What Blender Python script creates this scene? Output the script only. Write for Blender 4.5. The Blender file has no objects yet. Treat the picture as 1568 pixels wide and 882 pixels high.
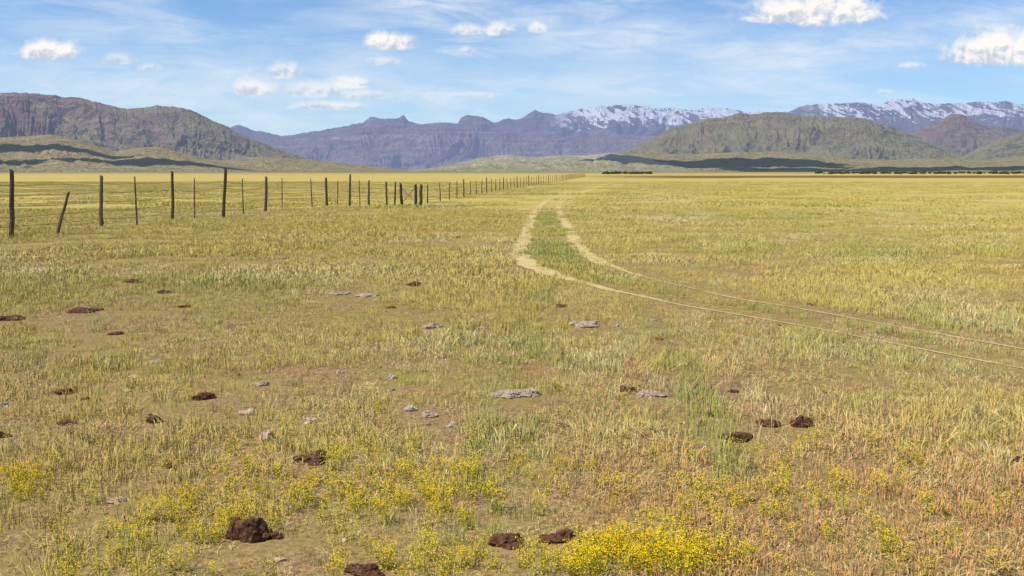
import bpy, math, numpy as np, bmesh
from mathutils import Vector, noise as mn
rng=np.random.default_rng(7)
sc=bpy.context.scene
sc.view_settings.view_transform='Standard'; sc.view_settings.look='None'; sc.view_settings.exposure=0
EYE=1.6; F=1524.0; P=math.atan((441-262)/F); cP,sP=math.cos(P),math.sin(P)

# ---------- survey helpers (bearing/elevation -> world) ----------
def uv(px,py):
    cx=(px-784)/F; cy=(441-py)/F
    y=cP+cy*sP; z=-sP+cy*cP
    return cx/y, z/y
def gp(px,py):
    u,v=uv(px,py); d=-EYE/v
    return np.array([u*d,d])

# ---------- noise ----------
G=np.random.default_rng(3).random((256,256))
def vn(x,y,s=0):
    x=np.asarray(x,float)+s*17.31; y=np.asarray(y,float)+s*9.17
    xi=np.floor(x).astype(int); yi=np.floor(y).astype(int)
    fx=x-xi; fy=y-yi; fx=fx*fx*fx*(fx*(fx*6-15)+10); fy=fy*fy*fy*(fy*(fy*6-15)+10)
    a=G[xi&255,yi&255]; b=G[(xi+1)&255,yi&255]; c=G[xi&255,(yi+1)&255]; d=G[(xi+1)&255,(yi+1)&255]
    return (a*(1-fx)+b*fx)*(1-fy)+(c*(1-fx)+d*fx)*fy
def fbm(x,y,o=5,s=0,r=0.5):
    t=0;a=1;n=0
    for i in range(o):
        t=t+a*vn(x*2**i,y*2**i,s+i); n+=a; a*=r
    return t/n
def ridged(x,y,o=5,s=0,r=0.5):
    t=0;a=1;n=0
    for i in range(o):
        t=t+a*(1-np.abs(2*vn(x*2**i,y*2**i,s+i)-1)); n+=a; a*=r
    return t/n
def gz(x,y):
    x=np.asarray(x,float); y=np.asarray(y,float)
    fade=np.clip(1-(np.hypot(x,y)-30)/40,0,1)
    return (fbm(x*0.4,y*0.4,2,5)-0.5)*0.07*fade

# ---------- mesh helpers ----------
def link(o,parent=None):
    sc.collection.objects.link(o)
    if parent: o.parent=parent
    return o
def grid_mesh(name,X,Y,Z,mat,attr=None,smooth=True):
    r,c=X.shape
    V=np.stack([X,Y,Z],-1).reshape(-1,3)
    i=np.arange(r*c).reshape(r,c)
    q=np.stack([i[:-1,:-1],i[:-1,1:],i[1:,1:],i[1:,:-1]],-1).reshape(-1,4)
    me=bpy.data.meshes.new(name)
    me.vertices.add(len(V)); me.vertices.foreach_set("co",V.ravel())
    me.loops.add(q.size); me.loops.foreach_set("vertex_index",q.ravel().astype(np.int32))
    me.polygons.add(len(q)); me.polygons.foreach_set("loop_start",np.arange(0,q.size,4,dtype=np.int32))
    me.update(calc_edges=True)
    me.polygons.foreach_set("use_smooth",np.full(len(q),smooth,bool))
    if attr is not None:
        for k,a in attr.items():
            A=me.attributes.new(k,'FLOAT','POINT'); A.data.foreach_set("value",a.ravel().astype(np.float32))
    me.materials.append(mat)
    return link(bpy.data.objects.new(name,me))
def pymesh(name,V,Fc,mats,mi=None,smooth=False,attr=None):
    me=bpy.data.meshes.new(name); me.from_pydata([tuple(map(float,v)) for v in V],[],[tuple(map(int,f)) for f in Fc]); me.update()
    for m in mats: me.materials.append(m)
    if mi is not None: me.polygons.foreach_set("material_index",np.array(mi,dtype=np.int32))
    if smooth: me.polygons.foreach_set("use_smooth",np.ones(len(Fc),bool))
    if attr:
        for k,a in attr.items():
            A=me.attributes.new(k,'FLOAT','POINT'); A.data.foreach_set("value",np.array(a,dtype=np.float32))
    return bpy.data.objects.new(name,me)

# ---------- node helpers ----------
class NT:
    def __init__(s,t): s.t=t; s.n=t.nodes; s.l=t.links
    def new(s,ty,**k):
        n=s.n.new(ty)
        for a,b in k.items(): setattr(n,a,b)
        return n
    def put(s,sock,v):
        if isinstance(v,bpy.types.NodeSocket): s.l.new(v,sock)
        else:
            if isinstance(v,(tuple,list)) and len(v)==3 and sock.type=='RGBA': v=(*v,1)
            sock.default_value=v
    def m(s,op,a,b=0.0,c=None,clamp=False):
        n=s.new('ShaderNodeMath',operation=op,use_clamp=clamp)
        s.put(n.inputs[0],a); s.put(n.inputs[1],b)
        if c is not None: s.put(n.inputs[2],c)
        return n.outputs[0]
    def mr(s,v,a,b,c=0.0,d=1.0,smooth=False):
        n=s.new('ShaderNodeMapRange'); n.clamp=True
        if smooth: n.interpolation_type='SMOOTHSTEP'
        for i,x in enumerate((v,a,b,c,d)): s.put(n.inputs[i],x)
        return n.outputs[0]
    def mix(s,f,a,b,mode='MIX'):
        n=s.new('ShaderNodeMix',data_type='RGBA',blend_type=mode); n.clamp_factor=True
        s.put(n.inputs[0],f); s.put(n.inputs[6],a); s.put(n.inputs[7],b)
        return n.outputs[2]
    def noise(s,vec,scale,detail=4,rough=0.55,dist=0.0):
        n=s.new('ShaderNodeTexNoise'); s.put(n.inputs['Vector'],vec); n.inputs['Scale'].default_value=scale
        n.inputs['Detail'].default_value=detail; n.inputs['Roughness'].default_value=rough; n.inputs['Distortion'].default_value=dist
        return n.outputs[0]
    def vm(s,op,a,b):
        n=s.new('ShaderNodeVectorMath',operation=op); s.put(n.inputs[0],a); s.put(n.inputs[1],b); return n.outputs[0]
    def comb(s,x,y,z):
        n=s.new('ShaderNodeCombineXYZ'); s.put(n.inputs[0],x); s.put(n.inputs[1],y); s.put(n.inputs[2],z); return n.outputs[0]
    def sep(s,v):
        n=s.new('ShaderNodeSeparateXYZ'); s.put(n.inputs[0],v); return n.outputs
    def attr(s,name,ty='GEOMETRY'):
        n=s.new('ShaderNodeAttribute'); n.attribute_name=name; n.attribute_type=ty; return n.outputs['Fac']
    def bump(s,h,strength,dist):
        n=s.new('ShaderNodeBump'); n.inputs['Strength'].default_value=strength; n.inputs['Distance'].default_value=dist
        s.put(n.inputs['Height'],h); return n.outputs[0]
def newmat(name):
    m=bpy.data.materials.new(name); m.use_nodes=True; m.node_tree.nodes.clear(); t=NT(m.node_tree)
    out=t.new('ShaderNodeOutputMaterial'); return m,t,out.inputs[0]
def pos(t): return t.new('ShaderNodeNewGeometry').outputs['Position']
def diffuse(t,out,col,rough=0.9,normal=None,spec=0.1):
    b=t.new('ShaderNodeBsdfDiffuse'); t.put(b.inputs[0],col)
    if normal is not None: t.put(b.inputs['Normal'],normal)
    t.l.new(b.outputs[0],out); return b

# ---------- sun / sky ----------
EL=math.radians(54); sd=Vector((-0.84,-0.30,0)).normalized()
S=Vector((sd.x*math.cos(EL),sd.y*math.cos(EL),math.sin(EL)))
L=bpy.data.lights.new("sun",'SUN'); L.energy=5.0; L.angle=math.radians(0.53); L.color=(1.0,0.95,0.86)
lo=link(bpy.data.objects.new("sun",L)); lo.rotation_euler=S.to_track_quat('Z','Y').to_euler(); lo.location=(-20,-10,40)

W=bpy.data.worlds.new("World"); sc.world=W; W.use_nodes=True; W.node_tree.nodes.clear(); t=NT(W.node_tree)
try: W.cycles.sampling_method='NONE'
except Exception as e: print(e)
wout=t.new('ShaderNodeOutputWorld')
sky=t.new('ShaderNodeTexSky',sky_type='NISHITA'); sky.sun_disc=False; sky.sun_elevation=EL; sky.sun_rotation=math.atan2(S.x,S.y)
sky.altitude=1500; sky.air_density=1.0; sky.dust_density=0.6; sky.ozone_density=2.0
x,y,z=t.sep(t.new('ShaderNodeTexCoord').outputs['Generated'])
hz=t.m('MULTIPLY',t.m('EXPONENT',t.m('MULTIPLY',t.m('MAXIMUM',z,0.0),-12.0)),0.74)
bs=t.new('ShaderNodeBackground'); t.put(bs.inputs[0],t.mix(1.0,sky.outputs[0],(0.66,0.96,1.26),'MULTIPLY')); bs.inputs[1].default_value=0.112
bh=t.new('ShaderNodeBackground'); bh.inputs[0].default_value=(0.62,0.75,0.88,1)
n=t.new('ShaderNodeMixShader'); t.put(n.inputs[0],hz); t.l.new(bs.outputs[0],n.inputs[1]); t.l.new(bh.outputs[0],n.inputs[2]); t.l.new(n.outputs[0],wout.inputs[0])

# cloud band of the sky, 40 km out
m_sky,t,out=newmat("sky_clouds")
x,y,z=t.sep(pos(t))
U=t.m('DIVIDE',x,y); Vv=t.m('DIVIDE',z,y)
P3=t.comb(U,Vv,0.3)
n1=t.noise(P3,62,7,0.60,0.4)
n2=t.noise(P3,20,4,0.5)
n1b=t.noise(t.comb(t.m('SUBTRACT',U,0.0035),t.m('ADD',Vv,0.005),0.3),62,4,0.60,0.4)
nn=t.m('ADD',t.m('MULTIPLY',t.m('SUBTRACT',n1,0.5),2.0),t.m('MULTIPLY',t.m('SUBTRACT',n2,0.5),1.0))
cums=[(75,90,50,26,1),(60,87,26,20,.9),(185,98,28,16,.4),(228,108,22,11,.4),(388,148,36,28,.6),(435,120,30,22,.6),
(597,75,36,22,1),(580,71,22,22,.9),(535,136,36,20,.65),(490,148,62,22,.5),(560,152,42,16,.45),(505,168,60,13,.5),(590,100,28,13,.35),(715,53,26,16,.65),(765,54,32,18,.7),
(823,50,16,18,.7),(718,82,16,10,.4),(1238,37,102,46,1),(1200,36,54,40,1),(1290,34,58,46,1),(1515,98,70,38,1),(1525,95,44,48,1),(1590,98,72,50,1),(1395,104,24,9,.45),(1356,144,18,7,.35),(735,150,46,9,.3),(1150,34,20,10,.5)]
M=None; SH=None; WT=None
for (cx,cy,hw,h,w) in cums:
    u0,v0=uv(cx,cy-h*0.25); a=hw/F*1.2; b=h*1.05/F
    du=t.m('DIVIDE',t.m('SUBTRACT',U,u0),a); dv=t.m('DIVIDE',t.m('SUBTRACT',Vv,v0),b)
    dvb=t.m('MAXIMUM',dv,t.m('MULTIPLY',dv,-2.9))
    d=t.m('SQRT',t.m('ADD',t.m('MULTIPLY',du,du),t.m('MULTIPLY',dvb,dvb)))
    mm=t.m('SUBTRACT',1.0,d)
    k=t.m('MULTIPLY',mm,4.0,clamp=True)
    wt=t.m('MULTIPLY',t.m('ADD',mm,0.45,clamp=True),w)
    sh=t.m('MULTIPLY',k,dv)
    WT=wt if WT is None else t.m('MAXIMUM',WT,wt)
    M=mm if M is None else t.m('MAXIMUM',M,mm)
    SH=sh if SH is None else t.m('MAXIMUM',SH,sh)
f=t.m('ADD',M,t.m('MULTIPLY',nn,0.62))
al=t.mr(f,-0.06,0.60,0,1,True)
al=t.m('MULTIPLY',al,t.mr(WT,0.0,0.85,0.0,1.0))
shade=t.m('ADD',t.m('MULTIPLY',SH,1.1),t.m('MULTIPLY',t.m('SUBTRACT',n1,n1b),2.3))
ccol=t.mix(t.mr(shade,-0.30,0.45,0,1,True),(0.56,0.62,0.74),(1.0,0.97,0.93))
Pc=t.comb(t.m('MULTIPLY',U,1.0),t.m('ADD',t.m('MULTIPLY',Vv,6.0),t.m('MULTIPLY',U,0.5)),0.0)
c1=t.noise(Pc,5.0,8,0.62,0.8); c2=t.noise(P3,3.2,3,0.5); c3=t.noise(t.comb(U,t.m('MULTIPLY',Vv,4.0),2.0),16,7,0.65,0.5)
ci=t.m('MULTIPLY',t.mr(c1,0.38,0.66,0,1,True),t.mr(c2,0.36,0.58,0.45,1))
ci=t.m('MULTIPLY',ci,t.mr(c3,0.3,0.60,0.4,1.0))
for (cx,cy,hw,h,w) in [(660,8,120,13,1),(940,62,200,34,1),(1190,88,190,34,1),(1490,34,120,20,.95),(1010,48,90,16,1),(300,130,420,50,.85),(1330,60,130,18,1),(560,115,160,50,.7),(120,45,130,20,.6),(900,130,300,40,.7)]:
    u0,v0=uv(cx,cy)
    du=t.m('DIVIDE',t.m('SUBTRACT',U,u0),hw/F); dv=t.m('DIVIDE',t.m('SUBTRACT',t.m('ADD',Vv,t.m('MULTIPLY',t.m('SUBTRACT',c1,0.5),0.05)),v0),h/F)
    d=t.m('ADD',t.m('MULTIPLY',du,du),t.m('MULTIPLY',dv,dv))
    e=t.m('MULTIPLY',t.m('EXPONENT',t.m('MULTIPLY',d,-1.0)),t.mr(c3,0.28,0.62,0.25,w))
    ci=t.m('MAXIMUM',ci,e)
ci=t.m('MULTIPLY',ci,0.80)
edge=t.m('MULTIPLY',t.mr(t.m('ABSOLUTE',U),1.0,1.35,1,0,True),t.mr(Vv,0.20,0.30,1,0,True))
ci=t.m('MULTIPLY',ci,edge)
bc=t.new('ShaderNodeEmission'); bc.inputs[0].default_value=(0.80,0.87,0.94,1)
bk=t.new('ShaderNodeEmission'); t.put(bk.inputs[0],ccol)
tp=t.new('ShaderNodeBsdfTransparent')
def ms(f,a,b):
    n=t.new('ShaderNodeMixShader'); t.put(n.inputs[0],f); t.l.new(a,n.inputs[1]); t.l.new(b,n.inputs[2]); return n.outputs[0]
o=ms(ci,tp.outputs[0],bc.outputs[0]); o=ms(al,o,bk.outputs[0]); t.l.new(o,out)
th=np.linspace(-0.96,0.96,80); hh=np.linspace(-100,11500,10)
T_,H_=np.meshgrid(th,hh); sk=grid_mesh("sky",np.sin(T_)*40000,np.cos(T_)*40000,H_,m_sky)

# ---------- tracks ----------
def smoothline(pts,step=0.12):
    pts=[gp(*p) for p in pts]; out=[]
    pts=[2*pts[0]-pts[1]]+pts+[2*pts[-1]-pts[-2]]
    for i in range(1,len(pts)-2):
        p0,p1,p2,p3=pts[i-1:i+3]; n=max(4,int(np.linalg.norm(p2-p1)/step))
        for s in np.linspace(0,1,n,endpoint=False):
            out.append(0.5*((2*p1)+(-p0+p2)*s+(2*p0-5*p1+4*p2-p3)*s*s+(-p0+3*p1-3*p2+p3)*s**3))
    return np.array(out)
rutL=smoothline([(912,282),(870,294),(838,308),(822,322),(810,345),(801,372),(798,392),(816,408),(870,427),(960,450),(1100,479),(1300,515),(1568,562),(1800,606)])
rutR=smoothline([(930,282),(895,294),(862,308),(856,322),(868,345),(882,370),(900,392),(940,410),(1005,430),(1120,456),(1300,490),(1568,535),(1800,572)])
mid_track=smoothline([(880,294),(850,308),(838,322),(838,345),(840,372),(848,392),(878,409),(940,429),(1040,453),(1200,485),(1430,528)])
old1=smoothline([(822,412),(826,435),(815,480),(795,560),(770,680),(740,860)])
old2=smoothline([(905,400),(960,450),(1005,500),(1060,600),(1130,760)])
def dist_to(x,y,line):
    out=np.full(len(x),1e9); q=line[::2]
    for i in range(0,len(x),20000):
        a=np.stack([x[i:i+20000],y[i:i+20000]],-1)
        out[i:i+20000]=np.sqrt(((a[:,None]-q[None])**2).sum(-1)).min(1)
    return out
def sideness(x,y): return np.clip((x-0.6)/1.3,0,1)*np.clip((18.3-np.hypot(x,y))/2.5,0,1)

# ---------- ground ----------
m_ground,t,out=newmat("ground_soil_and_sward")
p=pos(t); b=t.noise(p,0.9,4,0.6); c=t.noise(p,5.0,3,0.6); x,y,z=t.sep(p)
fine=t.noise(p,38,4,0.7)
dst=t.m('SQRT',t.m('ADD',t.m('MULTIPLY',x,x),t.m('MULTIPLY',y,y)))
soil=t.mix(t.mr(fine,0.35,0.65),(0.15,0.08,0.035),(0.46,0.31,0.15))
soil=t.mix(t.mr(b,0.4,0.65,0,0.8),soil,(0.30,0.24,0.07))
v1=t.noise(p,0.045,5,0.65); v2=t.noise(p,0.6,4,0.7)
far=t.mix(t.mr(v1,0.36,0.64),(0.44,0.345,0.08),(0.62,0.45,0.14))
far=t.mix(t.mr(v2,0.35,0.7),far,(0.39,0.33,0.08))
far=t.mix(t.mr(t.noise(p,2.5,3,0.7),0.5,0.75,0,0.6),far,(0.70,0.56,0.27))
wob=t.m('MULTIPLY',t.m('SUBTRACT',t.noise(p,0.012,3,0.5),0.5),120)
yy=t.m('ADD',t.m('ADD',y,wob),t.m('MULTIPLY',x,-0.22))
cloud_shade=t.m('MULTIPLY',t.mr(yy,205,225,0,1,True),t.mr(yy,300,380,1,0,True))  # cloud shadow across the far plain, painted into the ground as dark brown
cloud_shade=t.m('MULTIPLY',cloud_shade,t.mr(x,10,50,0,1,True))
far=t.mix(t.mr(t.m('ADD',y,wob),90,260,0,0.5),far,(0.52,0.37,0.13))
far=t.mix(t.m('MULTIPLY',cloud_shade,0.85),far,(0.13,0.08,0.04))
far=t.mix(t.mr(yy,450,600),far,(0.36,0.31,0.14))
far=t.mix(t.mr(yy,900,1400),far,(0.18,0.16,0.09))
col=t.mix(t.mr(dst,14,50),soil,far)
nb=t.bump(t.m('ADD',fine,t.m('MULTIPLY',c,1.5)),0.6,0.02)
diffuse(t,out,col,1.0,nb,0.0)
xs=np.unique(np.concatenate([-np.geomspace(14,26000,60)[::-1],np.arange(-14,14.01,0.28),np.geomspace(14,26000,60)]))
ys=np.unique(np.concatenate([-np.geomspace(3,26000,30)[::-1],np.arange(-3,40,0.28),np.geomspace(40,26000,90)]))
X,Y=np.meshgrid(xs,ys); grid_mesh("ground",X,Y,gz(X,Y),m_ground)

m_track,t,out=newmat("dry_dirt")
p=pos(t); n=t.noise(p,3.5,6,0.75); n2_=t.noise(p,50,3,0.7)
col=t.mix(t.mr(n,0.40,0.60),(0.64,0.46,0.23),(0.45,0.36,0.11)); col=t.mix(t.mr(n2_,0.5,0.7,0,0.5),col,(0.72,0.57,0.34))
diffuse(t,out,col,1.0,t.bump(n2_,0.5,0.01),0.0)
tr=bpy.data.objects.new("dirt_track",None); link(tr)
for nm,ln in(("rut_left",rutL),("rut_right",rutR)):
    tg=np.gradient(ln,axis=0); tg/=np.linalg.norm(tg,axis=1)[:,None]; nr=np.stack([-tg[:,1],tg[:,0]],-1)
    s=np.arange(len(ln)); side=sideness(ln[:,0],ln[:,1])
    w=0.17*(1-0.85*side)*np.clip(0.45+0.95*vn(s*0.33,s*0,3),0.2,1.5); w2=0.17*(1-0.85*side)*np.clip(0.45+0.95*vn(s*0.27,s*0,8),0.2,1.5)
    A=ln+nr*w[:,None]; B=ln-nr*w2[:,None]
    X=np.stack([A[:,0],ln[:,0],B[:,0]],0); Y=np.stack([A[:,1],ln[:,1],B[:,1]],0)
    ob=grid_mesh(nm,X,Y,gz(X,Y)+0.006,m_track); ob.parent=tr

# ---------- dung and stone positions ----------
dung=[(380,820,58,40,9),(475,704,50,20,5),(235,645,28,18,4),(1130,680,44,22,5),(1180,657,36,18,4),(1226,657,34,25,5),(960,597,28,14,4),(858,470,18,8,3),(1122,599,18,8,3),(100,598,30,14,4),(105,647,28,12,4),(313,611,26,15,4),(208,433,24,9,3),(635,437,24,9,3),(20,490,44,9,4),(122,479,44,9,4),(770,835,56,20,6),(850,832,48,18,6),(560,878,52,16,6),(1085,640,18,9,3),(252,447,26,8,3),(3,668,24,14,3),(422,820,26,12,4),(130,608,16,9,3),(285,470,18,6,3),(1560,705,22,11,3),(700,365,14,4,3),(1350,440,14,5,3),(1010,520,16,7,3),(180,512,26,6,3),(440,395,14,4,3),(860,655,20,8,3),(255,712,18,8,3),(1240,470,12,5,3),(600,470,14,5,3)]
dung2=[(998,605,46,12,6),(897,498,46,11,5),(790,606,60,12,6),(660,636,32,10,4),(520,450,34,8,4),(560,453,40,8,4),(665,498,28,10,4),(398,592,24,11,4),(1000,490,14,7,3),(240,553,28,8,4),(740,500,18,6,3)]
stones1=[(475,643,24,13),(380,632,26,12),(408,668,24,20),(180,765,26,10),(205,576,14,8),(520,575,12,8)]
stones2=[(628,627,18,12),(693,652,16,10),(600,583,14,8),(5,618,18,10),(196,598,12,8),(945,500,12,6),(1500,575,10,6),(60,560,10,6)]
clear=np.array([(*gp(a[0],a[1]),a[2]/F*gp(a[0],a[1])[1]*0.5) for a in dung+dung2+stones1+stones2])

# ---------- blade material ----------
def blade_mat(name,c_lo,c_hi,c_alt,tipmix=0.32):
    m,t,out=newmat(name)
    r=t.attr("rnd"); h=t.attr("tip"); k=t.attr("patch",'INSTANCER')
    col=t.mix(r,c_lo,c_hi); col=t.mix(k,col,c_alt)
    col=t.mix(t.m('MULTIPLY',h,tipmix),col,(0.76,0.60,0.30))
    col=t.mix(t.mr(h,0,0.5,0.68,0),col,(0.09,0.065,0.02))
    nrm=t.vm('NORMALIZE',t.vm('ADD',t.vm('MULTIPLY',t.new('ShaderNodeNewGeometry').outputs['Normal'],(0.6,0.6,0.6)),(0,0,0.72)),(0,0,0))
    d=t.new('ShaderNodeBsdfDiffuse'); t.put(d.inputs[0],col); t.put(d.inputs['Normal'],nrm); t.l.new(d.outputs[0],out)
    return m
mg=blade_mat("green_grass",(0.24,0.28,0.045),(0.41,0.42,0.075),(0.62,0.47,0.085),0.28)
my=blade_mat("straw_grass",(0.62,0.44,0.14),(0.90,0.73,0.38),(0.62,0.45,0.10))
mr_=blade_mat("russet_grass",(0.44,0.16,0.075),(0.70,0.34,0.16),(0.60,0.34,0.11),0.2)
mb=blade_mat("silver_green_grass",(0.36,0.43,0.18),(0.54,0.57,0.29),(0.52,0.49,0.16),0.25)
def simple(name,col):
    m,t,out=newmat(name); diffuse(t,out,col); return m
m_yel=simple("yellow_petals",(0.95,0.67,0.02)); m_stem=simple("wildflower_stems",(0.48,0.42,0.06))

def tuft(name,mat,R,n,lo,hi,w,lean=0.5,heads=0.0,seed=0):
    g=np.random.default_rng(seed); V=[];Fc=[];rn=[];tp=[]
    for i in range(n):
        r=R*math.sqrt(g.random()); th=g.random()*6.283; bx,by=r*math.cos(th),r*math.sin(th)
        h=lo+(hi-lo)*g.random()**1.5; az=g.random()*6.283 if R>0.3 else th+g.normal()*0.9
        ln=abs(g.normal())*lean*h; dx,dy=math.cos(az),math.sin(az)
        fa=g.random()*6.283; wx,wy=math.cos(fa)*w/2,math.sin(fa)*w/2; rv=g.random()
        b0=len(V); zz=[-0.02,h*0.5,h*0.85,h*(1-0.15*min(1,ln/h))]; ll=[0,ln*0.25,ln*0.7,ln]; ww=[1,0.85,0.55,0]
        if g.random()<heads: ww=[0.45,0.35,1.6,0]; rv=1.0
        for j in range(3):
            V+= [(bx+dx*ll[j]-wx*ww[j],by+dy*ll[j]-wy*ww[j],zz[j]),(bx+dx*ll[j]+wx*ww[j],by+dy*ll[j]+wy*ww[j],zz[j])]
        V.append((bx+dx*ll[3],by+dy*ll[3],zz[3]))
        Fc+=[(b0,b0+1,b0+3,b0+2),(b0+2,b0+3,b0+5,b0+4),(b0+4,b0+5,b0+6)]
        rn+=[rv]*7; tp+=[0,0,.5,.5,.9,.9,1.0]
    return pymesh(name,V,Fc,[mat],attr={"rnd":rn,"tip":tp})
def litter(name,mat,R,n,lo,hi,w,seed):
    g=np.random.default_rng(seed); V=[];Fc=[];rn=[];tp=[]
    for i in range(n):
        r=R*math.sqrt(g.random()); th=g.random()*6.283; bx,by=r*math.cos(th),r*math.sin(th); l=lo+(hi-lo)*g.random(); az=g.random()*6.283
        dx,dy=math.cos(az),math.sin(az); z0=0.002+0.012*g.random(); z1=z0+0.03*g.random()*g.random(); b=len(V); rv=g.random(); nx,ny=-dy*w/2,dx*w/2
        V+=[(bx-nx,by-ny,z0),(bx+nx,by+ny,z0),(bx+dx*l*.5+nx,by+dy*l*.5+ny,(z0+z1)/2+0.004),(bx+dx*l*.5-nx,by+dy*l*.5-ny,(z0+z1)/2+0.004),(bx+dx*l,by+dy*l,z1)]
        Fc+=[(b,b+1,b+2,b+3),(b+3,b+2,b+4)]; rn+=[rv]*5; tp+=[.5+.4*rv]*5
    return pymesh(name,V,Fc,[mat],attr={"rnd":rn,"tip":tp})
def flower(name,n,hh,seed):
    g=np.random.default_rng(seed); V=[];Fc=[];mi=[]
    for i in range(n):
        r=0.06*math.sqrt(g.random()); th=g.random()*6.283; h=hh*(0.4+0.7*g.random()); tx,ty=math.cos(th)*(r+h*0.3*g.random()),math.sin(th)*(r+h*0.3*g.random())
        bx,by=r*math.cos(th)*0.5,r*math.sin(th)*0.5; b=len(V); w=0.0016
        V+=[(bx-w,by,-0.01),(bx+w,by,-0.01),(tx+w,ty,h),(tx-w,ty,h)]; Fc.append((b,b+1,b+2,b+3)); mi.append(0)
        for k in range(3):
            s=g.random()*0.8; q=np.array([bx+(tx-bx)*s,by+(ty-by)*s,h*s]); d=g.normal(size=3)*0.014; e=g.normal(size=3)*0.005; b=len(V)
            V+=[q,q+d*0.5+e,q+d,q+d*0.5-e]; Fc.append((b,b+1,b+2,b+3)); mi.append(0)
        for k in range(g.integers(3,7)):
            q=np.array([tx,ty,h])+g.normal(size=3)*np.array([0.010,0.010,0.018]); s=0.003+0.004*g.random(); b=len(V)
            V+=[q+(s,0,0),q+(0,s,0),q+(-s,0,0),q+(0,-s,0),q+(0,0,s*.8),q+(0,0,-s*.8)]
            for f_ in((0,1,4),(1,2,4),(2,3,4),(3,0,4),(1,0,5),(2,1,5),(3,2,5),(0,3,5)): Fc.append(tuple(b+v for v in f_)); mi.append(1)
    return pymesh(name,V,Fc,[m_stem,m_yel],mi)
def coll(name,objs):
    c=bpy.data.collections.new(name)
    for o in objs: c.objects.link(o)
    return c
def scatter(name,C,x,y,idx,scl,patch=None):
    n=len(x); me=bpy.data.meshes.new(name); me.vertices.add(n)
    me.vertices.foreach_set("co",np.stack([x,y,gz(x,y)],-1).ravel())
    A=me.attributes.new("idx",'INT','POINT'); A.data.foreach_set("value",idx.astype(np.int32))
    for nm,v in(("scl",scl),("rz",rng.random(n)*6.283),("patch",patch if patch is not None else np.zeros(n))):
        A=me.attributes.new(nm,'FLOAT','POINT'); A.data.foreach_set("value",np.asarray(v).astype(np.float32))
    me.update(); ob=link(bpy.data.objects.new(name,me))
    ng=bpy.data.node_groups.new(name+"_scatter",'GeometryNodeTree')
    ng.interface.new_socket("Geometry",in_out='INPUT',socket_type='NodeSocketGeometry'); ng.interface.new_socket("Geometry",in_out='OUTPUT',socket_type='NodeSocketGeometry')
    N=ng.nodes; Lk=ng.links; gi=N.new('NodeGroupInput'); go=N.new('NodeGroupOutput'); ip=N.new('GeometryNodeInstanceOnPoints')
    ci=N.new('GeometryNodeCollectionInfo'); ci.inputs['Collection'].default_value=C; ci.inputs['Separate Children'].default_value=True; ci.inputs['Reset Children'].default_value=True
    def na(nm,ty):
        q=N.new('GeometryNodeInputNamedAttribute'); q.data_type=ty; q.inputs['Name'].default_value=nm; return q.outputs[0]
    cx=N.new('ShaderNodeCombineXYZ'); Lk.new(na("rz",'FLOAT'),cx.inputs[2])
    er=N.new('FunctionNodeEulerToRotation'); Lk.new(cx.outputs[0],er.inputs[0])
    Lk.new(gi.outputs[0],ip.inputs['Points']); Lk.new(ci.outputs[0],ip.inputs['Instance']); ip.inputs['Pick Instance'].default_value=True
    Lk.new(na("idx",'INT'),ip.inputs['Instance Index']); Lk.new(er.outputs[0],ip.inputs['Rotation']); Lk.new(na("scl",'FLOAT'),ip.inputs['Scale'])
    Lk.new(ip.outputs[0],go.inputs[0]); md=ob.modifiers.new("scatter",'NODES'); md.node_group=ng
    return ob
def wedge(n,d0,d1):
    k,c0=0.58,1.2
    yy=np.sqrt(rng.random(n*2)*(d1**2-d0**2)+d0**2); w=k*yy+c0
    keep=rng.random(n*2)<(w/yy)/((k*d0+c0)/d0); yy=yy[keep][:n]; w=k*yy+c0
    return (rng.random(len(yy))*2-1)*w, yy
def variants(pref,R,n,lo,hi,w):
    return [tuft(pref+"_a_green",mg,R,n,lo,hi,w,0.45,0,1),tuft(pref+"_b_green",mg,R,int(n*.8),lo,hi*1.1,w,0.7,0,2),
     tuft(pref+"_c_silver",mb,R,n,lo,hi,w,0.4,0,3),tuft(pref+"_d_straw",my,R,int(n*.8),lo,hi*1.1,w*.9,0.7,0.3,4),
     tuft(pref+"_e_straw",my,R,n,lo*0.6,hi*0.6,w*.9,1.2,0.1,5),tuft(pref+"_f_russet",mr_,R,n,lo*.6,hi*.7,w*.9,0.9,0.35,6)]
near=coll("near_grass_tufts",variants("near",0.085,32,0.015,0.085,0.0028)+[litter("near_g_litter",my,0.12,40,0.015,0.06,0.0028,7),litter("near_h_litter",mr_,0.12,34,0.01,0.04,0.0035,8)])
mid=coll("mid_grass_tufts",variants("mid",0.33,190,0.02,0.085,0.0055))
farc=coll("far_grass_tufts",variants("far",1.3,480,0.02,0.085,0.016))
flw=coll("wildflower_plants",[flower("wildflower_a",10,0.15,1),flower("wildflower_b",13,0.19,2),flower("wildflower_c",8,0.12,3)])
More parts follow.
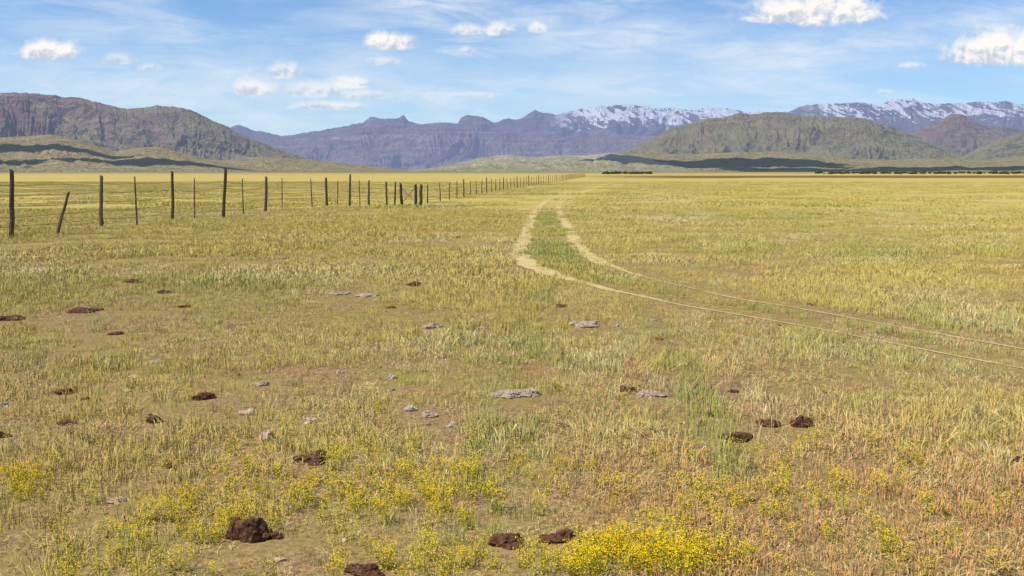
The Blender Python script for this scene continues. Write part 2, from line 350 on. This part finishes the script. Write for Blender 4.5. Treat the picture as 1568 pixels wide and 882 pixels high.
def species(x,y,nearfield=False):
    n=len(x); dr=fbm(x*0.28,y*0.28,4,31)+0.45*(fbm(x*1.7,y*1.7,2,41)-0.5)
    r=rng.random(n); pg=np.clip(0.48-(dr-0.5)*2.4,0.12,0.8)
    pr=0.72*np.clip((5.8-y)/1.4,0,1)*np.clip((x+0.1)/0.9,0,1)+0.34*np.clip((9-y)/4,0,1)*np.clip((vn(x*0.8,y*0.8,66)-0.25)*2.5,0.2,1.3)+0.05
    ps=0.18*np.clip((14-y)/5,0.05,1)*np.clip((vn(x*0.5,y*0.5,61)-0.35)*3.5,0,1.5)
    dd=np.minimum(dist_to(x,y,old1),dist_to(x,y,old2)*1.3); dm=dist_to(x,y,mid_track)
    onold=(dd<0.22)|((dm<0.75)&(y>9)); pg=np.where(onold,0.9,pg); pr=np.where(onold,0.04,pr)
    idx=np.where(rng.random(n)<0.5,3,4); g=r<pg; idx[g]=np.where(rng.random(g.sum())<0.5,0,1)
    q=rng.random(n); idx[(q<ps)&~onold]=2; idx[rng.random(n)<pr]=5
    if nearfield:
        q=rng.random(n); idx[q<0.20]=6; idx[q<0.09]=7
    pt=0.48+1.5*(fbm(x*0.16,y*0.16,4,51)-0.5)+1.4*(fbm(x*0.9,y*0.9,3,57)-0.5)+0.6*(rng.random(n)-0.5)+np.clip((y-8)/25,0,0.3)
    pt=np.where(onold,pt-0.5,pt)
    return idx,np.clip(pt,0,1)
def rut_cull(x,y,w):
    dl=np.minimum(dist_to(x,y,rutL),dist_to(x,y,rutR)); side=sideness(x,y)
    return (dl>w*(1-0.35*side)*(0.6+0.7*rng.random(len(x))))|(rng.random(len(x))<0.06+0.74*side),dl
def make(name,C,n,d0,d1,s0,s1,w):
    x,y=wedge(n,d0,d1); k,dl=rut_cull(x,y,w)
    bare=fbm(x*0.9,y*0.9,3,77); k&=(bare<0.62)|(rng.random(len(x))<0.4)
    s=s0+(s1-s0)*rng.random(len(x)); s*=0.6+0.85*vn(x*0.6,y*0.6,91)
    for (cx,cy,cr) in clear:
        if not (d0-1<cy<d1+1): continue
        cr_=cr if d0<14 else cr+0.2
        k&=~((np.abs(x-cx)<cr_*0.95)&(y<cy+cr*0.6)&(y>cy-cr*0.8-0.05))
        fr_=(np.abs(x-cx)<cr_*1.2+0.03)&(y<cy)&(y>cy-cr-0.08*cy); s=np.where(fr_,s*0.45,s)
    x,y,dl,s=x[k],y[k],dl[k],s[k]; idx,pt=species(x,y,d0<10)
    sdn=sideness(x,y); near_r=(dl<0.26)&(rng.random(len(x))<0.75); s=np.where(dl<0.32,s*0.55,s); idx=np.where(near_r&(sdn>0.3),4,idx)
    scatter(name,C,x,y,idx,s,pt)
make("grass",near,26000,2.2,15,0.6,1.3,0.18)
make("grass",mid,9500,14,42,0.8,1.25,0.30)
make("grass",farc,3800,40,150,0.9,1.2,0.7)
fx=[];fy=[]
for (px,py,sx,sy,n) in [(560,770,150,32,120),(640,735,120,20,60),(950,862,85,16,150),(1050,875,70,14,40),(40,745,30,16,30),(310,800,60,35,40),(1130,775,120,40,50),(1300,820,150,45,40),(1400,770,120,40,20),(640,875,70,14,40),(200,860,120,25,30),(760,690,300,40,24),(1350,720,150,30,12),(800,610,500,60,40)]:
    for i in range(n):
        a=px+rng.normal()*sx; b=min(max(py+rng.normal()*sy,520),930); q=gp(a,b); fx.append(q[0]); fy.append(q[1])
fx=np.array(fx);fy=np.array(fy)
kk=np.ones(len(fx),bool)
for (cx,cy,cr) in clear: kk&=~((np.abs(fx-cx)<cr*1.1)&(fy<cy+cr)&(fy>cy-cr-0.18))
fx,fy=fx[kk],fy[kk]
scatter("yellow_wildflowers",flw,fx,fy,rng.integers(0,3,len(fx)),0.34+0.34*rng.random(len(fx)))

# ---------- dung and stones ----------
def two(name,c1,c2,sc_=45,bd=0.012):
    m,t,out=newmat(name); p=pos(t); n=t.noise(p,sc_,5,0.7); diffuse(t,out,t.mix(t.mr(n,0.35,0.7),c1,c2),1.0,t.bump(n,1.0,bd),0.1); return m
m_dung=two("cow_dung_brown",(0.055,0.024,0.014),(0.24,0.12,0.07)); m_dung2=two("weathered_dung",(0.24,0.14,0.08),(0.68,0.56,0.40),60)
m_st1=two("pale_pink_stone",(0.38,0.25,0.16),(0.68,0.49,0.34),30,0.006); m_st2=two("grey_stone",(0.30,0.25,0.19),(0.66,0.57,0.44),30,0.006)
def lump(name,px,py,wpx,hpx,mat,lobes=5,sub=3,rough=0.5):
    q=gp(px,py); d=q[1]; w=wpx/F*d; h=max(hpx/F*d*0.66,0.022); g=np.random.default_rng(int(px*7+py))
    bm=bmesh.new()
    for i in range(lobes):
        s=1.0 if lobes==1 else (0.35+0.35*g.random()); r=bmesh.ops.create_icosphere(bm,subdivisions=sub,radius=1)
        ox=0 if lobes==1 else (g.random()-0.5)*w*0.75; oy=0 if lobes==1 else (g.random()-0.5)*w*0.7; hh=h*(0.35+0.65*g.random()) if lobes>1 else h
        if i==0: ox=oy=0; s=1.0 if lobes==1 else 0.8
        sd_=g.random(3)*20
        for v in r['verts']:
            c=v.co.copy(); nz_=mn.noise(c*1.3+Vector(sd_)); n3=mn.noise(c*3.5+Vector(sd_)); n8=mn.noise(c*8+Vector(sd_)); k=1+rough*nz_+rough*0.5*n3+rough*0.35*n8
            v.co=Vector((c.x*k*w*0.5*s+ox,c.y*k*w*0.42*s+oy,max(c.z,-0.35)*min(k,1.15)*hh*0.9+(n8*0.12+n3*.12)*hh))
    me=bpy.data.meshes.new(name); bm.to_mesh(me); bm.free(); me.materials.append(mat)
    for f_ in me.polygons: f_.use_smooth=False
    ob=link(bpy.data.objects.new(name,me)); ob.location=(q[0],q[1],float(gz(q[0],q[1]))+h*(0.12 if lobes>1 else 0.0)); ob.rotation_euler=(0,0,g.random()*0.6-0.3)
for a in dung: lump("cow_dung",*a[:4],m_dung,a[4])
for a in dung2: lump("cow_dung",*a[:4],m_dung2,a[4])
for a in stones1: lump("stone",*a,m_st1,1,3,0.6)
for a in stones2: lump("stone",*a,m_st2,1,3,0.6)
ico=bmesh.new(); bmesh.ops.create_icosphere(ico,subdivisions=1,radius=1); iv=np.array([v.co[:] for v in ico.verts]); ifc=[[v.index for v in f.verts] for f in ico.faces]; ico.free()
V=[];Fc=[];mi=[]
for i in range(380):
    x_,y_=wedge(4,3,13); x_=float(x_[0]);y_=float(y_[0]); r=0.005+0.018*rng.random()**2; b=len(V); mk=rng.integers(0,3); a1=0.6+0.8*rng.random()
    for v in iv: V.append((x_+v[0]*r*a1*(0.8+.4*rng.random()),y_+v[1]*r,float(gz(x_,y_))+r*0.2+v[2]*r*0.5))
    Fc+=[[b+j for j in f] for f in ifc]; mi+=[mk]*len(ifc)
link(pymesh("pebbles",V,Fc,[m_st2,m_dung,m_st1],mi))

# ---------- fence ----------
m_wood,t,out=newmat("weathered_wood"); p=pos(t); n=t.noise(t.vm('MULTIPLY',p,(1,1,0.12)),55,4,0.7)
diffuse(t,out,t.mix(t.mr(n,0.35,0.68),(0.06,0.040,0.028),(0.21,0.15,0.11)),0.95,t.bump(n,0.8,0.01),0.1)
m_wire=simple("rusty_wire",(0.16,0.10,0.06))
fence=link(bpy.data.objects.new("wire_fence",None))
def post(V,Fc,x,y,h,r,lean=(0,0),sides=8,seed=0):
    g=np.random.default_rng(seed); z0=float(gz(x,y))-0.15; rings=7; b=len(V); wob=g.normal(size=(rings,2))*r*0.11; ang=g.random()*6
    for i in range(rings):
        s=i/(rings-1); rr=r*(1.05-0.25*s)
        for j in range(sides):
            th=ang+j*6.2832/sides; k=rr*(1+0.13*math.sin(3*th+seed)+0.06*g.normal())
            zt=z0+(h+0.15)*s+(r*0.5*math.cos(th)*(1 if seed%2 else -1) if i==rings-1 else 0)
            V.append((x+lean[0]*s+wob[i,0]+math.cos(th)*k,y+lean[1]*s+wob[i,1]+math.sin(th)*k,zt))
    for i in range(rings-1):
        for j in range(sides):
            Fc.append((b+i*sides+j,b+i*sides+(j+1)%sides,b+(i+1)*sides+(j+1)%sides,b+(i+1)*sides+j))
    Fc.append(tuple(b+(rings-1)*sides+j for j in range(sides)))
spec=[(-210,392,268,.06,0),(-95,372,268,.03,0),(18,365,263,.055,6),(85,360,296,.040,23),(155,348,271,.052,4),(210,345,272,.024,1),(264,336,263,.052,3),(298,336,274,.022,2),(342,334,261,.056,5),(373,330,275,.022,0),
(407,325,272,.058,3),(432,320,274,.022,1),(478,317,274,.024,-1),(500,315,273,.06,0),(517,314,277,.022,1),(535,315,268,.05,2),(551,314,277,.022,0),(565,314,277,.052,1),
(592,314,279,.05,0),(604,314,279,.045,2),(615,314,281,.075,-1),(637,315,283,.075,0),(644,315,283,.08,1),(655,311,283,.035,0)]
V=[];Fc=[];path=[]
for i,(px,pb,pt,r,ln) in enumerate(spec):
    q=gp(px,pb); d=q[1]; h=(pb-pt)/F*d*1.01; post(V,Fc,q[0],q[1],h,r,(ln/F*d,rng.normal()*0.03),8,i)
    if px!=85: path.append((q[0],q[1],h if r>.03 else h*0.98,ln/F*d))
base=gp(655,311); y_=base[1]
i=0
while y_<270:
    i+=1; y_+=2.9 if y_<120 else 3.6
    x_=base[0]+(y_-base[1])*0.108+0.25*math.sin(y_*0.05)
    thick=(i%4==0); h=0.94+0.10*rng.random()+(0.12 if thick else 0)
    post(V,Fc,x_,y_,h,0.045 if thick else 0.028,(rng.normal()*.03,0),6,100+i); path.append((x_,y_,0.95,0))
pm=link(pymesh("posts",V,Fc,[m_wood],smooth=False)); pm.parent=fence
def tube(V,Fc,P0,P1,r):
    P0=np.array(P0,float);P1=np.array(P1,float); d=P1-P0; d/=np.linalg.norm(d); s_=np.cross(d,(0,0,1.0)); s_/=np.linalg.norm(s_); u_=np.cross(s_,d); b=len(V)
    for Pq in(P0,P1):
        for a_,c_ in((1,0),(0,1),(-1,0),(0,-1)): V.append(Pq+s_*a_*r+u_*c_*r)
    for j in range(4): Fc.append((b+j,b+(j+1)%4,b+4+(j+1)%4,b+4+j))
V=[];Fc=[]
for fr in(0.17,0.34,0.52,0.70,0.88):
    prev=None
    for (a_,b_,h,ln) in path:
        hh=min(h,1.42)*fr; cur=(a_+ln*fr,b_-0.05,float(gz(a_,b_))+hh+rng.normal()*0.008)
        if prev is not None:
            m_=tuple((p_+c_)/2 for p_,c_ in zip(prev,cur)); m_=(m_[0],m_[1],m_[2]-0.018)
            tube(V,Fc,prev,m_,0.0048); tube(V,Fc,m_,cur,0.0048)
        prev=cur
a_=gp(615,314);b_=gp(637,315)
tube(V,Fc,(a_[0],a_[1],0.85),(b_[0],b_[1],0.1),0.014); tube(V,Fc,(a_[0],a_[1],0.1),(b_[0],b_[1],0.85),0.014)
wr=link(pymesh("wires",V,Fc,[m_wire])); wr.parent=fence

# ---------- mountains ----------
def mtn_mat(name,grass,grass2,rock,rock2,dark,snow=None,haze=0.1,hcol=(0.30,0.37,0.62),steep=(0.93,0.72),darkamt=0.55,sc_=1.0,rockbias=0.0):
    m,t,out=newmat(name); ge=t.new('ShaderNodeNewGeometry'); p=ge.outputs['Position']; nz=t.sep(ge.outputs['Normal'])[2]; x,y,z=t.sep(p)
    g_=t.attr("gully"); e_=t.attr("elev")
    n1=t.noise(p,0.0016*sc_,6,0.65); n2=t.noise(p,0.010*sc_,6,0.72); n4=t.noise(p,0.004*sc_,6,0.7,0.6)
    st=t.noise(t.comb(t.m('MULTIPLY',x,0.0012),t.m('MULTIPLY',y,0.0012),t.m('MULTIPLY',z,0.045)),1.0,5,0.7)
    gr=t.mix(t.mr(n1,0.35,0.65),grass,grass2)
    rk=t.mix(t.mr(st,0.42,0.60),rock,rock2); rk=t.mix(t.mr(n4,0.42,0.58,0,0.75),rk,rock)
    rf=t.m('ADD',t.mr(nz,steep[0],steep[1],0,1),t.m('MULTIPLY',t.m('SUBTRACT',n4,0.5),3.0))
    rf=t.m('ADD',rf,t.m('MULTIPLY',t.m('SUBTRACT',e_,0.55-rockbias),1.4),clamp=True)
    col=t.mix(rf,gr,rk)
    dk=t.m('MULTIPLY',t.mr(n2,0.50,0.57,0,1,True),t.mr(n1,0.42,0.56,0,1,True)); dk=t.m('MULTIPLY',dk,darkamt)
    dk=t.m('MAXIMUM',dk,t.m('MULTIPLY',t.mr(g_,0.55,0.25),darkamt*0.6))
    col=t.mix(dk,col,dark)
    if snow:
        z0,z1,amt,amin=snow
        u=t.m('DIVIDE',x,y)
        um=t.m('ADD',t.m('MULTIPLY',t.mr(u,0.035,0.07),t.mr(u,0.245,0.28,1,0)),t.mr(u,0.285,0.31))
        sn=t.noise(t.comb(t.m('ADD',t.m('MULTIPLY',x,0.0065),t.m('MULTIPLY',z,0.004)),t.m('MULTIPLY',y,0.0010),t.m('MULTIPLY',z,0.005)),1.0,6,0.66,1.3)
        k=t.m('ADD',sn,t.m('MULTIPLY',t.m('SUBTRACT',0.5,g_),0.26)); k=t.m('ADD',k,t.mr(z,z0,z1,-0.15,0.09))
        k=t.m('ADD',k,t.mr(u,0.22,0.30,0.0,-0.055))
        col=t.mix(t.m('MULTIPLY',t.mr(k,amt,amt+0.02),um),col,(0.94,0.95,0.96))
    b=t.new('ShaderNodeBsdfDiffuse'); t.put(b.inputs[0],col); t.put(b.inputs['Normal'],t.bump(t.m('ADD',n2,t.m('MULTIPLY',n4,2.0)),1.0,60/sc_))
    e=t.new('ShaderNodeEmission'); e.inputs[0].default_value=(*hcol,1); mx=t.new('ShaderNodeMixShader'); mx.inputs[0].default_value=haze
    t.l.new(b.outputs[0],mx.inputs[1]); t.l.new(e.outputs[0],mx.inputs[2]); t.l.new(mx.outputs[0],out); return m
def rangemesh(name,prof,d0,d1,mat,cols=900,rows=90,pw=1.4,gf=9.0,ga=0.30,jag=0.03,seed=0,cliff=0.0,fine=0.05):
    pr=[uv(*p) for p in prof]; pu=np.array([a for a,b in pr]); pv=np.array([b for a,b in pr])
    u=np.linspace(pu[0],pu[-1],cols); hv=np.interp(u,pu,pv)
    K=np.hanning(7);K/=K.sum(); hv=np.convolve(np.pad(hv,3,'edge'),K,'valid')
    H=hv*d1+EYE; Hm=H.max()
    H=H+Hm*jag*(fbm(u*60,u*0+seed,5,seed,0.6)-0.5)*2*np.clip(H/Hm*1.5,0,1)
    H=np.maximum(H,0)
    tt=np.concatenate([np.linspace(0,1,rows),1+np.linspace(0.05,1,14)])
    T,UU=np.meshgrid(tt,u,indexing='ij'); HH=np.broadcast_to(H,T.shape)
    tf=np.clip(T,0,1); D=d0+(d1-d0)*T
    warp=(fbm(UU*14,T*2.2,3,seed+5)-0.5)*0.16
    R=ridged((UU+warp)*gf*2,T*2.4+UU*3,6,seed+9,0.6)
    R2=ridged((UU+warp*0.5)*gf*7,T*3.5,4,seed+19,0.6)
    sh=tf**pw
    if cliff>0:
        c=0
        for (lv,wt) in((0.45,0.35),(0.78,0.65)):
            c=c+wt/(1+np.exp(-(tf-lv-0.22*(fbm(UU*16,T*0,4,seed+2+int(lv*9))-0.5)*2)*34))
        sh=(1-cliff)*sh+cliff*c; sh=sh/sh[rows-1:rows,:]
    env=np.sin(np.pi*np.clip(tf,0,1))**0.6
    Z=HH*sh-HH*ga*env*(1-R)*1.3-HH*ga*0.35*env*(1-R2)+HH*fine*3*env*(fbm(UU*70,T*12,5,seed+3,0.6)-0.5)
    back=T>1; Z=np.where(back,HH*(1-(T-1)*1.1),Z)
    Z=Z-np.where(tf<0.03,6,0)
    return grid_mesh(name,UU*D,D,Z,mat,{"gully":R*0.7+R2*0.3,"elev":np.clip(Z/Hm,0,1)})
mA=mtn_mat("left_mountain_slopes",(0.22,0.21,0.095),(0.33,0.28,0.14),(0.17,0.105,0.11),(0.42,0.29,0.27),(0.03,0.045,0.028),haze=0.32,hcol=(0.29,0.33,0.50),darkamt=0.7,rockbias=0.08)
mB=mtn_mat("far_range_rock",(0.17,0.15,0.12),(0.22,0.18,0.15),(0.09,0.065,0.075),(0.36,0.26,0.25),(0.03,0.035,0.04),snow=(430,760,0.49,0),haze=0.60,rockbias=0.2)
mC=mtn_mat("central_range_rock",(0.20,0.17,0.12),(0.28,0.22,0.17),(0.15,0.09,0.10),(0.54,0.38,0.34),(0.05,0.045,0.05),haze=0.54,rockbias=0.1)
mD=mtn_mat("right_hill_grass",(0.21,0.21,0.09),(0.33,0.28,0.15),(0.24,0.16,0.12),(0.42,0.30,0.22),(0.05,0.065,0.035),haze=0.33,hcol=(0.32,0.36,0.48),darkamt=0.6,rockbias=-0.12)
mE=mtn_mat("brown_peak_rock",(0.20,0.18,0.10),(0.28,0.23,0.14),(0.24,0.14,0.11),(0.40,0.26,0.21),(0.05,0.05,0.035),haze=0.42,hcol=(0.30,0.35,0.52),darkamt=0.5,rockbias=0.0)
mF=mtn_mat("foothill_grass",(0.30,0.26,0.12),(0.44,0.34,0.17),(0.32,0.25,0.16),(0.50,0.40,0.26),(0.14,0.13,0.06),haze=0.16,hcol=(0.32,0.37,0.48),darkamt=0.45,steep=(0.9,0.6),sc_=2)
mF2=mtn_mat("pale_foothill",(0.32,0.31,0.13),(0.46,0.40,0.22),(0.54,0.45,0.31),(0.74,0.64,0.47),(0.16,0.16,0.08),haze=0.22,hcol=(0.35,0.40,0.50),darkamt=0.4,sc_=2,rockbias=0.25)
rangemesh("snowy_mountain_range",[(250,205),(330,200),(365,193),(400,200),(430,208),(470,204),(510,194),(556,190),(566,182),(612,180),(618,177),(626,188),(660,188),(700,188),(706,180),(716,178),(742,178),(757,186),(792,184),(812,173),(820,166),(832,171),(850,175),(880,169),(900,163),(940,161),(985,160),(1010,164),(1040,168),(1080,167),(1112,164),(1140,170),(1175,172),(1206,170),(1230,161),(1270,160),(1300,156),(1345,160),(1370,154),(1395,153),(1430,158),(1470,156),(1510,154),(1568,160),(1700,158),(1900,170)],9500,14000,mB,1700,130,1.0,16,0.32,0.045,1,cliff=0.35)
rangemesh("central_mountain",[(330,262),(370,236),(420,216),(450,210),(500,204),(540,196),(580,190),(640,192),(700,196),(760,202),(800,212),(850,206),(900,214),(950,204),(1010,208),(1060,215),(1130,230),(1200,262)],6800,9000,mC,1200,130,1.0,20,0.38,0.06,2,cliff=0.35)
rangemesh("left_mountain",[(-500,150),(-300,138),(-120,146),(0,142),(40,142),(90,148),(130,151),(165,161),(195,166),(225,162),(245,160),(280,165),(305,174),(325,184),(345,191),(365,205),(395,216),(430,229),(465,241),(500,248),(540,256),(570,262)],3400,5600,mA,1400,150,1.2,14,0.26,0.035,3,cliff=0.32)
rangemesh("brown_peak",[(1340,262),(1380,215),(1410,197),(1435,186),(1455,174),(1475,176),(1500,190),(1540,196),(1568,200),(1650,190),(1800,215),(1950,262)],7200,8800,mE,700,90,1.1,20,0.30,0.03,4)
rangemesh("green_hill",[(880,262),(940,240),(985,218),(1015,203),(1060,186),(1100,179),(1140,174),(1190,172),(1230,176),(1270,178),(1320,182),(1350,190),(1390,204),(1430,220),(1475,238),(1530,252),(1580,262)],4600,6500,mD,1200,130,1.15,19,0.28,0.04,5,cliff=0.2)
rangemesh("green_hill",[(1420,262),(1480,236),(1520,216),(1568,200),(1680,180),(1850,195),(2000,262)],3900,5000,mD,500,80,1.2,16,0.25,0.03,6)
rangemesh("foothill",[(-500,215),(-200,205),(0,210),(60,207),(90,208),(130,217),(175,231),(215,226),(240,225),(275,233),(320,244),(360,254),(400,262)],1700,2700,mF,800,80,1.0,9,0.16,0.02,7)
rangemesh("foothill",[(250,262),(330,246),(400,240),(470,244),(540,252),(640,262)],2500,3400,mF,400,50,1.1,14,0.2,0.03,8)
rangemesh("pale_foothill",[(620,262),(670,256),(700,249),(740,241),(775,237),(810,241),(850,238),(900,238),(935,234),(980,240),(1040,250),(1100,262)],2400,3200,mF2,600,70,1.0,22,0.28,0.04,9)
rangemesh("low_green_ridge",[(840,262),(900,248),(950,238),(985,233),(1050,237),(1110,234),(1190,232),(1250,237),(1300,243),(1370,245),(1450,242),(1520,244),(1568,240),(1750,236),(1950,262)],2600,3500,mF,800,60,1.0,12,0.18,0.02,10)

# thin line of scrub far across the plain
m_shrub=simple("dark_scrub",(0.05,0.055,0.025)); V=[];Fc=[]
for i in range(260):
    d=520+260*rng.random(); u=(0.30+0.32*rng.random()) if i<190 else (0.09+0.05*rng.random()); r=0.5+1.1*rng.random(); b=len(V)
    for v in iv: V.append((u*d+v[0]*r*(0.7+.8*rng.random()),d+v[1]*r,r*0.35+v[2]*r*(0.5+.4*rng.random())))
    Fc+=[[b+j for j in f] for f in ifc]
link(pymesh("distant_shrubs",V,Fc,[m_shrub]))

# ---------- cumulus drifting over the valley (their shadows fall on the hills) ----------
m_cloud,t,out=newmat("cloud_vapour"); diffuse(t,out,(0.85,0.86,0.88),1.0,None,0.0)
def cloud(px,d,tz,rx,ry,seed):
    tx=(px-784)/F*d; ty=d
    bm=bmesh.new(); bmesh.ops.create_icosphere(bm,subdivisions=5,radius=1); s=Vector((seed*3.1,seed*1.7,0))
    for v in bm.verts:
        c=v.co.copy(); k=1+0.6*mn.noise(c*1.5+s)+0.35*mn.noise(c*3.5+s)+0.15*mn.noise(c*8+s); v.co=Vector((c.x*rx*k,c.y*ry*k,max(c.z,-0.15)*min(rx,ry)*0.5*k))
    me=bpy.data.meshes.new("cloud"); bm.to_mesh(me); bm.free(); me.materials.append(m_cloud)
    for f_ in me.polygons: f_.use_smooth=True
    k=(1500-tz)/S.z; ob=link(bpy.data.objects.new("cloud",me)); ob.location=(tx+S.x*k,ty+S.y*k,1500)
for a in [(50,2350,60,190,95,1),(270,2150,40,220,90,2),(-80,2000,20,160,110,3),(1110,3050,50,330,170,4),(1260,2750,20,260,110,5),(1450,2850,30,300,100,6),(1000,3100,40,150,100,8)]: cloud(*a)

# ---------- camera ----------
cam=bpy.data.cameras.new("camera"); cam.lens=35; cam.sensor_width=36; cam.clip_start=0.05; cam.clip_end=80000
co=link(bpy.data.objects.new("camera",cam)); co.location=(0,0,EYE); co.rotation_euler=(math.pi/2-P,0,0); sc.camera=co
